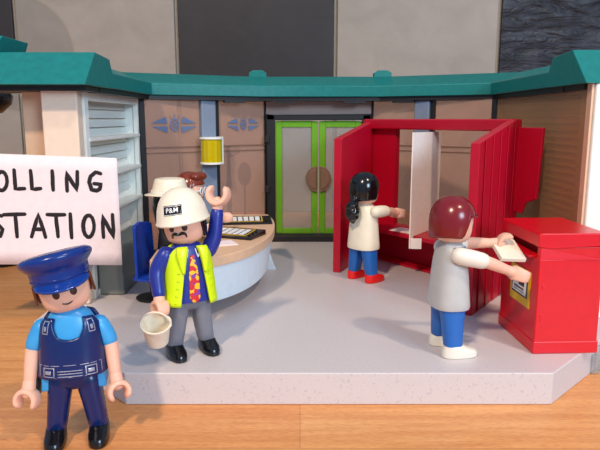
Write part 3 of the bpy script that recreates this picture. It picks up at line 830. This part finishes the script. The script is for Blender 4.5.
def hv(u, v, s):
    zt = 5.1; z = 2.5 + (zt - 2.5) * v
    g = gap(z); ph = g + (PI - g) * u
    d = abs(math.degrees(ph))
    arm = math.exp(-((d - 90) / 22) ** 2)
    z = min(z, 5.1 - .95 * arm) if v > .6 else z
    return skinpt(s * ph, z, .13 + .06 * (1 - v))
for s in (-1, 1): shell(bm, lambda u, v: hv(u, v, s), 40, 18)
vest = link('safety_vest', bm, M['lime'], bld_f, solid=.1, sharp=60); vest['label'] = 'neon yellow open safety vest'
for s in (-1, 1):
    bm = B()
    def lapel(u, v):
        z = 3.95 + v * 1.2; ph = s * (gap(z) - .05 + u * (.12 + .5 * v)); return skinpt(ph, min(z, 5.12), .2 + .1 * v + .06 * math.sin(u * PI))
    shell(bm, lapel, 8, 10); link('lapel', bm, M['lime'], vest, solid=.06, sharp=60)
    for k in range(5):
        bm = B(); z = 2.65 + k * .33; ph = s * (gap(z) + .16)
        patch(bm, *sorted((ph, ph + s * .12)), z, z + .04, .21, 2, 1)
        link('vest_snap', bm, M['lime'], vest, solid=.04)
bm = B()
shell(bm, lambda u, v: skinpt((u - .5) * 2 * (.05 + .1 * math.sin(min(1, (1 - v) * 1.35) * PI * .62)) * (1 if v > .1 else .3 + 7 * v), 2.6 + 2.1 * v, .03), 8, 20)
tie = link('tie', bm, M['tie'], bld_f, solid=.03); tie['label'] = 'tie patterned in red, yellow and purple'
bm = B()
for s in (-1, 1):
    pts = [skinpt(s * rad(a), z, .03) for a, z in ((8, 4.95), (12, 4.6), (20, 4.9), (30, 5.02))]
    bm = B(); tube(bm, bez(pts, 12), [.025, .025], 6); link('collar_line', bm, M['whiteprint'], bld_f)
# hard hat
bm = B()
rr = []
for z, r in ((1.0, .98), (1.0, 1.1), (.96, 1.15), (1.02, 1.19), (1.12, 1.14), (1.3, 1.11), (1.6, 1.05), (1.9, .94), (2.15, .78), (2.35, .54), (2.47, .28), (2.5, .03)):
    ring = sring(0, 0, z, r, r * 1.08, 2.05, 56)
    for p in ring:
        if z < 1.15:
            fr = max(0, -p.y / r); p.y -= .12 * fr ** 3; p.z -= .03 * fr
    rr.append(ring)
loft(bm, rr)
hat = link('hard_hat', bm, M['cream'], bld_f, loc=HL, rot=HR, sharp=50)
def hatpt(x, z, off):
    P = [(1.12, 1.14), (1.3, 1.11), (1.6, 1.05), (1.9, .94), (2.15, .78)]
    for a, b in zip(P, P[1:]):
        if z <= b[0]: r = a[1] + (b[1] - a[1]) * (z - a[0]) / (b[0] - a[0]); break
    r += off
    return Vector((x, -1.08 * math.sqrt(max(.01, r * r - x * x)), z))
bm = B(); shell(bm, lambda u, v: hatpt(-.4 + .8 * u, 1.42 + .42 * v, .015), 10, 6); hl = link('hat_badge', bm, M['black'], hat, solid=.01)
bm = B(); shell(bm, lambda u, v: hatpt(-.4 + .8 * u, 1.795 + .02 * v, .03), 10, 1); shell(bm, lambda u, v: hatpt(-.4 + .8 * u, 1.44 + .02 * v, .03), 10, 1)
link('badge_line', bm, M['whiteprint'], hat, solid=.008)
cu = bpy.data.curves.new('badge_text', 'FONT'); cu.body = 'P&M'; cu.size = .28; cu.align_x = 'CENTER'; cu.align_y = 'CENTER'; cu.extrude = 0; cu.offset = .004; cu.space_character = 1.1; cu.resolution_u = 4
to = bpy.data.objects.new('tmp', cu); COL.objects.link(to)
bpy.context.view_layer.update()
me = bpy.data.meshes.new_from_object(to.evaluated_get(bpy.context.evaluated_depsgraph_get()))
bm = B(); bm.from_mesh(me); bpy.data.objects.remove(to)
bmesh.ops.triangulate(bm, faces=bm.faces)
bmesh.ops.subdivide_edges(bm, edges=bm.edges, cuts=2)
for v in bm.verts: v.co = hatpt(v.co.x, 1.63 + v.co.y, .05)
link('badge_lettering', bm, M['whiteprint'], hat, smooth=False)

# bucket hanging from the builder's lower hand
bc = at_y(157, 328, 24.8)
bk = thing('bucket', 'small white bucket hanging from the builder\'s lower hand', 'bucket', (bc.x, bc.y, bc.z - .62), rot=Euler((rad(24), rad(4), 0)))
bm = B(); lathe(bm, [(.02, 0), (.42, 0), (.48, .05), (.6, 1.0), (.66, 1.02), (.66, 1.09), (.59, 1.09), (.57, 1.03), (.44, .1), (.02, .08)], N=40)
link('pail', bm, M['bucket'], bk)
bm = B(); tube(bm, [((.64) * math.cos(rad(a)), .1 * math.sin(rad(a)) , 1.0 + .62 * math.sin(rad(a))) for a in range(0, 181, 10)], [.04, .04], 8); link('handle', bm, M['bucket'], bk)

# figure at the ballot box
vl, vyaw = Vector((6.8, 26.5, 0)), rad(99)
n_w = loc_of(vl, vyaw, at_y(507, 270, 25.75)); f_w = loc_of(vl, vyaw, at_y(490, 243, 27.4))
n_e = (Vector((-1.05, 0, 4.72)) + n_w) / 2 + Vector((-.15, 0, .1)); f_e = (Vector((1.05, 0, 4.72)) + f_w) / 2 + Vector((.1, 0, .05))
vot, tor, HL, HR = make_figure('toy_figure', 'auburn-haired toy figure in grey tunic and white shoes at the red ballot box', vl, vyaw,
    dict(legs=M['jean'], shoes=M['offwhite'], torso=M['tunicgrey'], hair=M['auburn'], hairline=(1.25, .3, .12, 48), hair_r=1.02),
    head=(rad(4), 0, rad(-12)),
    arms=[dict(side=-1, elbow=n_e, wrist=n_w, sleeve_mat=M['offwhite'], hand_axis=(0, .3, 1), long=False),
          dict(side=1, elbow=f_e, wrist=f_w, sleeve_mat=M['offwhite'], hand_axis=(1, 0, 0.1), long=False)])
bm = B()
for s in (-1, 1):
    pts = [skinpt(s * rad(a), z, .03) for a, z in ((100, 5.0), (60, 5.02), (35, 5.0), (25, 4.65), (8, 4.75), (4, 4.95))]
    bm = B(); tube(bm, bez(pts, 16), [.03, .03], 6); link('collar_line', bm, M['bluegrey'], vot)
bm = B(); tube(bm, [(math.sin(rad(a)) * 1.0, -math.cos(rad(a)) * 1.03 + .02, 1.27 + .0 * a) for a in range(-52, 53, 6)], [.03, .06, .06, .03], 10); link('fringe', bm, M['auburn'], vot, loc=HL, rot=HR)
# booklet
bq = [at_y(488, 237, 27.9), at_y(506, 236, 27.6), at_y(528, 257, 26.6), at_y(506, 262, 26.3)]
z = bq
cx = sum((p for p in bq), Vector()) / 4
bm = B()
o = at_y(502, 258, 26.2); ax = at_y(527, 259, 26.5) - o; ay = at_y(490, 238, 27.6) - o; nz = ax.cross(ay).normalized() * -.2
for k, (i0, th, mm) in enumerate(((0, 1, 'cream'),)):
    prism(bm, [o, o + ax, o + ax + ay, o + ay], nz)
org = o + (ax + ay) / 2
for v in bm.verts: v.co -= org
bkl = link('ballot_booklet', bm, M['cream'], None, smooth=False, bevel=.03, loc=org)
tag(bkl, 'thick cream ballot booklet held out to the ballot box slot', 'paper')

# figure inside the booth
wl, wyaw = Vector((4.2, 38.9, 0)), rad(132)
h_w = loc_of(wl, wyaw, (6.3, 39.7, 4.45)); h_e = (Vector((-1.05, 0, 4.72)) + h_w) / 2 + Vector((-.1, 0, .08))
g_w = loc_of(wl, wyaw, (6.0, 40.9, 4.3)); g_e = (Vector((1.05, 0, 4.72)) + g_w) / 2
wom, tor, HL, HR = make_figure('toy_figure', 'black-haired toy figure with ponytail and red shoes inside the booth', wl, wyaw,
    dict(legs=M['jean'], shoes=M['redshoe'], torso=M['cream'], hair=M['hairblack'], hairline=(1.25, .3, .2, 60), hair_r=1.0),
    head=(0, 0, 0),
    arms=[dict(side=-1, elbow=h_e, wrist=h_w, sleeve_mat=M['cream'], hand_axis=(0, .2, 1), long=False),
          dict(side=1, elbow=g_e, wrist=g_w, sleeve_mat=M['cream'], hand_axis=(0, .2, 1), long=False)])
bm = B()
pts = [(-.1, .85, .5), (-.12, 1.1, .2), (-.14, 1.22, -.2), (-.14, 1.25, -.65), (-.12, 1.15, -1.0)]
tube(bm, bez(pts, 40), [.18, .2, .42, .46, .4, .2], 26)
for v in bm.verts:
    v.co += Vector((math.sin(v.co.z * 13 + v.co.y * 3) * .05, math.sin(v.co.z * 11 + v.co.x * 14) * .06, math.sin(v.co.x * 16) * .04))
link('ponytail', bm, M['hairblack'], wom, loc=HL, rot=HR, sharp=80)
bm = B(); bmesh.ops.create_uvsphere(bm, u_segments=16, v_segments=8, radius=.22, matrix=Matrix.Translation((-.12, .98, .4))); link('hair_bobble', bm, M['hairblack'], wom, loc=HL, rot=HR)

# two figures behind the desk
sl, syaw = Vector((-7.6, 34.9, -.45)), rad(82)
hand = loc_of(sl, syaw, (-5.9, 33.9, 4.15))
sit, tor, HL, HR = make_figure('toy_figure', 'seated toy figure in cream brimmed hat on the blue chair, behind the hard hat', sl, syaw,
    dict(legs=M['grey'], shoes=M['black'], torso=M['blackrough'], hair=M['hairblack'], hairline=(1.3, -.6, -.9, 55)),
    head=(0, 0, rad(-10)),
    arms=[dict(side=-1, elbow=(-1.35, -.4, 4.2), wrist=hand, sleeve_mat=M['blackrough'], hand_axis=(0, 0, 1)),
          dict(side=1, elbow=(1.3, -.5, 4.2), wrist=(1.1, -1.2, 4.3), sleeve_mat=M['blackrough'], hand_axis=(0, 0, 1))], sit=True)
bm = B()
rr = []
for z, r in ((1.42, .95), (1.36, 1.3), (1.4, 1.42), (1.46, 1.4), (1.5, 1.08), (1.58, 1.02), (1.7, 1.0), (2.2, .86), (2.32, .8), (2.35, .7), (2.28, .5), (2.26, .03)):
    ring = sring(0, 0, z, r, r * 1.03, 2.1, 48)
    for p in ring:
        if 1.3 < z < 1.48 and r > 1.2: p.z += .1 * (abs(p.x) / r) ** 2 - .05
    rr.append(ring)
loft(bm, rr)
h2 = link('brimmed_hat', bm, M['cream'], sit, loc=(HL[0], HL[1], HL[2] + .12), rot=HR, sharp=50)
bm = B(); loft(bm, [sring(0, 0, z, r, r * 1.03, 2.1, 48) for z, r in ((1.52, 1.06), (1.54, 1.08), (1.68, 1.05), (1.7, 1.0))]); link('hat_band', bm, M['offwhite'], h2)
gl, gyaw = Vector((-7.15, 38.9, 0)), rad(78)
hand2 = loc_of(gl, gyaw, (-5.35, 38.0, 4.35))
gf, tor, HL, HR = make_figure('toy_figure', 'brown-haired toy figure with white glasses standing furthest behind the desk', gl, gyaw,
    dict(legs=M['jean'], shoes=M['black'], torso=M['tan'], hair=M['brown'], hairline=(1.25, .75, .45, 50)),
    head=(0, 0, 0),
    arms=[dict(side=-1, elbow=(-1.35, -.4, 4.35), wrist=hand2, sleeve_mat=M['tan'], hand_axis=(0, 0, 1), long=True),
          dict(side=1, elbow=(1.3, -.2, 3.9), wrist=(1.3, -.5, 3.1), sleeve_mat=M['tan'], hand_axis=(1, 0, 0), long=True)])
bm = B()
for s in (-1, 1):
    c0 = Vector((s * .34, -.86, .85)); 
    tube(bm, [c0 + Vector((math.cos(a) * .2, math.sin(abs(0)) - .03, math.sin(a) * .2)) for a in [2 * PI * k / 20 for k in range(21)]], [.045, .045], 8, roundends=False)
    tube(bm, [c0 + Vector((s * .2, 0, .02)), (s * .85, -.5, .9), (s * .96, .1, .9)], [.04, .04], 8)
tube(bm, [(-.14, -.9, .87), (.14, -.9, .87)], [.04, .04], 8)
link('glasses', bm, M['whiteprint'], gf, loc=HL, rot=HR)
bm = B(); ellipsoid(bm, (0.35, -.55, 1.75), (.5, .45, .3)); ellipsoid(bm, (-.3, -.5, 1.78), (.5, .42, .28)); link('hair_wave', bm, M['brown'], gf, loc=HL, rot=HR)

# ------------------------------------------------------------------ hand-lettered sign taped to the left column
SY = 33.2
c_tr, c_br = at_y(117, 158, SY), at_y(122.5, 265, SY)
c_tl, c_bl = at_y(-48, 152, SY), at_y(-40, 264, SY)
org = (c_tr + c_br + c_tl + c_bl) / 4; org.z = c_bl.z
bm = B()
NX, NZ = 20, 8
def sp(u, v):
    a = c_bl.lerp(c_br, u); b = c_tl.lerp(c_tr, u); p = a.lerp(b, v)
    p.y = SY - .12 * max(0, u - .6) * 2 * (u - .6)
    return p - org
shell(bm, sp, NX, NZ)
sign = link('paper_sign', bm, M['paper'], None, solid=.03, loc=org)
tag(sign, 'white paper sign hand lettered POLLING STATION on the left column', 'sign')
def arc(cx, cy, rx, ry, a0, a1, n=14): return [(cx + rx * math.cos(rad(a0 + (a1 - a0) * k / n)), cy - ry * math.sin(rad(a0 + (a1 - a0) * k / n))) for k in range(n + 1)]
Lr = []
y0, y1 = 171, 191
Lr += [[(-24, y0), (-23, y1)], [(-24, y0 + 1), (-16, y0 + 1), (-12, y0 + 5), (-15, y0 + 10), (-23, y0 + 11)]]
Lr += [arc(2, 181, 5.5, 9.5, 0, 360)]
Lr += [[(14.5, 170), (16, 189), (25, 188.5)], [(31, 170.5), (32.5, 189), (41, 188.5)], [(52.5, 171), (53.5, 190)], [(67.5, 191), (66.5, 172), (77.5, 190.5), (77.5, 171.5)]]
Lr += [[(101, 173.5), (96, 172), (91, 176), (89.5, 182), (92, 189.5), (97, 190.5), (100, 189), (101.5, 184), (94.5, 183.5)]]
Lr += [[(2, 216), (-3, 214), (-7, 218), (-2, 224), (3, 229), (1, 236), (-6, 237)]]
Lr += [[(4, 214.5), (25, 214)], [(15.5, 214.5), (17.5, 236.5)], [(32, 236.5), (38.5, 214), (46, 237)], [(34, 229), (44, 229)]]
Lr += [[(47.5, 214.5), (65, 214.5)], [(56, 214.5), (58.5, 236.5)], [(70.5, 214), (72, 237.5)], arc(89, 226, 5.5, 11, 0, 360), [(104, 237), (102.5, 215), (114.5, 238), (113, 214.5)]]
bm = B()
for st in Lr:
    pts = []
    for a, b in zip(st, st[1:]):
        for k in range(3): pts.append((a[0] + (b[0] - a[0]) * k / 3, a[1] + (b[1] - a[1]) * k / 3))
    pts.append(st[-1])
    P = []
    for x, y in pts:
        q = at_y(x + random.uniform(-.15, .15), y + random.uniform(-.15, .15), SY)
        u = (q.x - c_bl.x) / (c_br.x - c_bl.x)
        P.append(q - Vector((0, .02 + .24 * max(0, u - .6) * (u - .6) / 1.0, 0)) - org)
    w0 = .1
    tube(bm, P, [w0, w0 * 1.2, w0], 8, flat=1.0)
for v in bm.verts:
    pass
# flatten the ink onto the paper
for v in bm.verts:
    u = (v.co.x + org.x - c_bl.x) / (c_br.x - c_bl.x)
    sy = SY - .24 * max(0, u - .6) * (u - .6) - org.y
    v.co.y = sy - .045 + (v.co.y - sy) * .12
link('lettering', bm, M['ink'], sign)['label'] = 'black marker capitals'

# ------------------------------------------------------------------ things behind the smoked windows and at the left edge
p = at_y(231, 230, 54.6)
lp = thing('street_lamp', 'slim black toy street lamp with white globe behind the smoked window', 'street lamp', (p.x, 53.9, 0))
bm = B(); lathe(bm, [(.7, 0), (.7, .2), (.35, .5), (.22, 1.2), (.2, 4.5), (.3, 4.6), (.3, 4.9), (.2, 5.0), (.16, 7.2), (.22, 7.3), (.22, 8.2)], N=16); link('pole', bm, M['blackrough'], lp)
bm = B(); ellipsoid(bm, (.6, 0, 7.9), (.5, .5, .5)); link('globe', bm, M['offwhite'], lp)
bm = B(); tube(bm, [(0, 0, 7.6), (.3, 0, 7.3), (.6, 0, 7.45)], [.08, .08], 8); link('lamp_arm', bm, M['blackrough'], lp)
p = at_y(246, 230, 54.2)
sg = thing('paddle_sign', 'dark oval paddle on a thin stem behind the smoked window', 'signal', (p.x, 53.6, 0))
bm = B(); tube(bm, [(0, 0, 0.1), (0, 0, 4.8)], [.1, .08], 10); lathe(bm, [(.6, 0), (.6, .15), (.1, .3)], N=20); link('stem', bm, M['blackrough'], sg)
bm = B(); ellipsoid(bm, (0, 0, 5.75), (.6, .15, 1.05), N=28); link('paddle', bm, mat('dull_bronze_plastic', (70, 56, 50), .5), sg)

p = at_y(-6, 98, 50)
bk2 = thing('black_lamp', 'glossy black rounded lamp partly cut off at the left edge', 'lamp', (p.x - .5, 50, -1.45))
hz = p.z + 1.45
bm = B(); lathe(bm, [(2.2, 0), (2.2, .3), (1.2, .6), (.3, .8)], N=28); link('base', bm, M['black'], bk2)
bm = B(); tube(bm, [(0, 0, .5), (0, 0, hz - .6)], [.35, .3], 14); link('pole', bm, M['black'], bk2)
bm = B(); lathe(bm, [(.3, hz - 1.3), (1.0, hz - 1.2), (1.75, hz - .5), (1.9, hz + .1), (1.6, hz + .8), (.8, hz + 1.2), (.1, hz + 1.3)], N=36); link('shade', bm, M['black'], bk2)

# ------------------------------------------------------------------ light
def area(name, loc, target, size, power, col, sy=None):
    l = bpy.data.lights.new(name, 'AREA'); l.energy = power; l.color = col; l.size = size
    if sy: l.shape = 'RECTANGLE'; l.size_y = sy
    o = bpy.data.objects.new(name, l); COL.objects.link(o); o.location = loc
    o.rotation_euler = (Vector(target) - Vector(loc)).to_track_quat('-Z', 'Y').to_euler(); return o
def spot(name, loc, target, power, col, r=3, ang=60):
    l = bpy.data.lights.new(name, 'SPOT'); l.energy = power; l.color = col; l.shadow_soft_size = r; l.spot_size = rad(ang); l.spot_blend = .6
    o = bpy.data.objects.new(name, l); COL.objects.link(o); o.location = loc
    o.rotation_euler = (Vector(target) - Vector(loc)).to_track_quat('-Z', 'Y').to_euler(); return o
spot('ceiling_spotlight', (-45, -85, 120), (0, 32, 2), 800000, (1, .78, .57), 6, 60)
spot('ceiling_spotlight', (62, -40, 125), (4, 34, 0), 330000, (1, .77, .56), 4, 60)
area('window_daylight', (85, -100, 55), (0, 34, 3), 50, 165000, (.6, .8, 1), 40)
w = bpy.data.worlds.new('room_light'); SC.world = w; w.use_nodes = True
bg = w.node_tree.nodes['Background']; bg.inputs['Color'].default_value = (.48, .66, 1, 1); bg.inputs['Strength'].default_value = .62

cam = bpy.data.cameras.new('camera'); co = bpy.data.objects.new('camera', cam); COL.objects.link(co)
co.location = (0, 0, CZ); co.rotation_euler = (PI / 2 - PITCH, 0, 0)
cam.sensor_width = 36; cam.lens = 36 * F / 600; cam.clip_start = .5; cam.clip_end = 1000
SC.camera = co
SC.view_settings.view_transform = 'Standard'; SC.view_settings.look = 'None'; SC.view_settings.gamma = 1
SC.view_settings.exposure = -.18
for o in list(SC.objects):
    if o.parent is None: o.location.z += 1.45
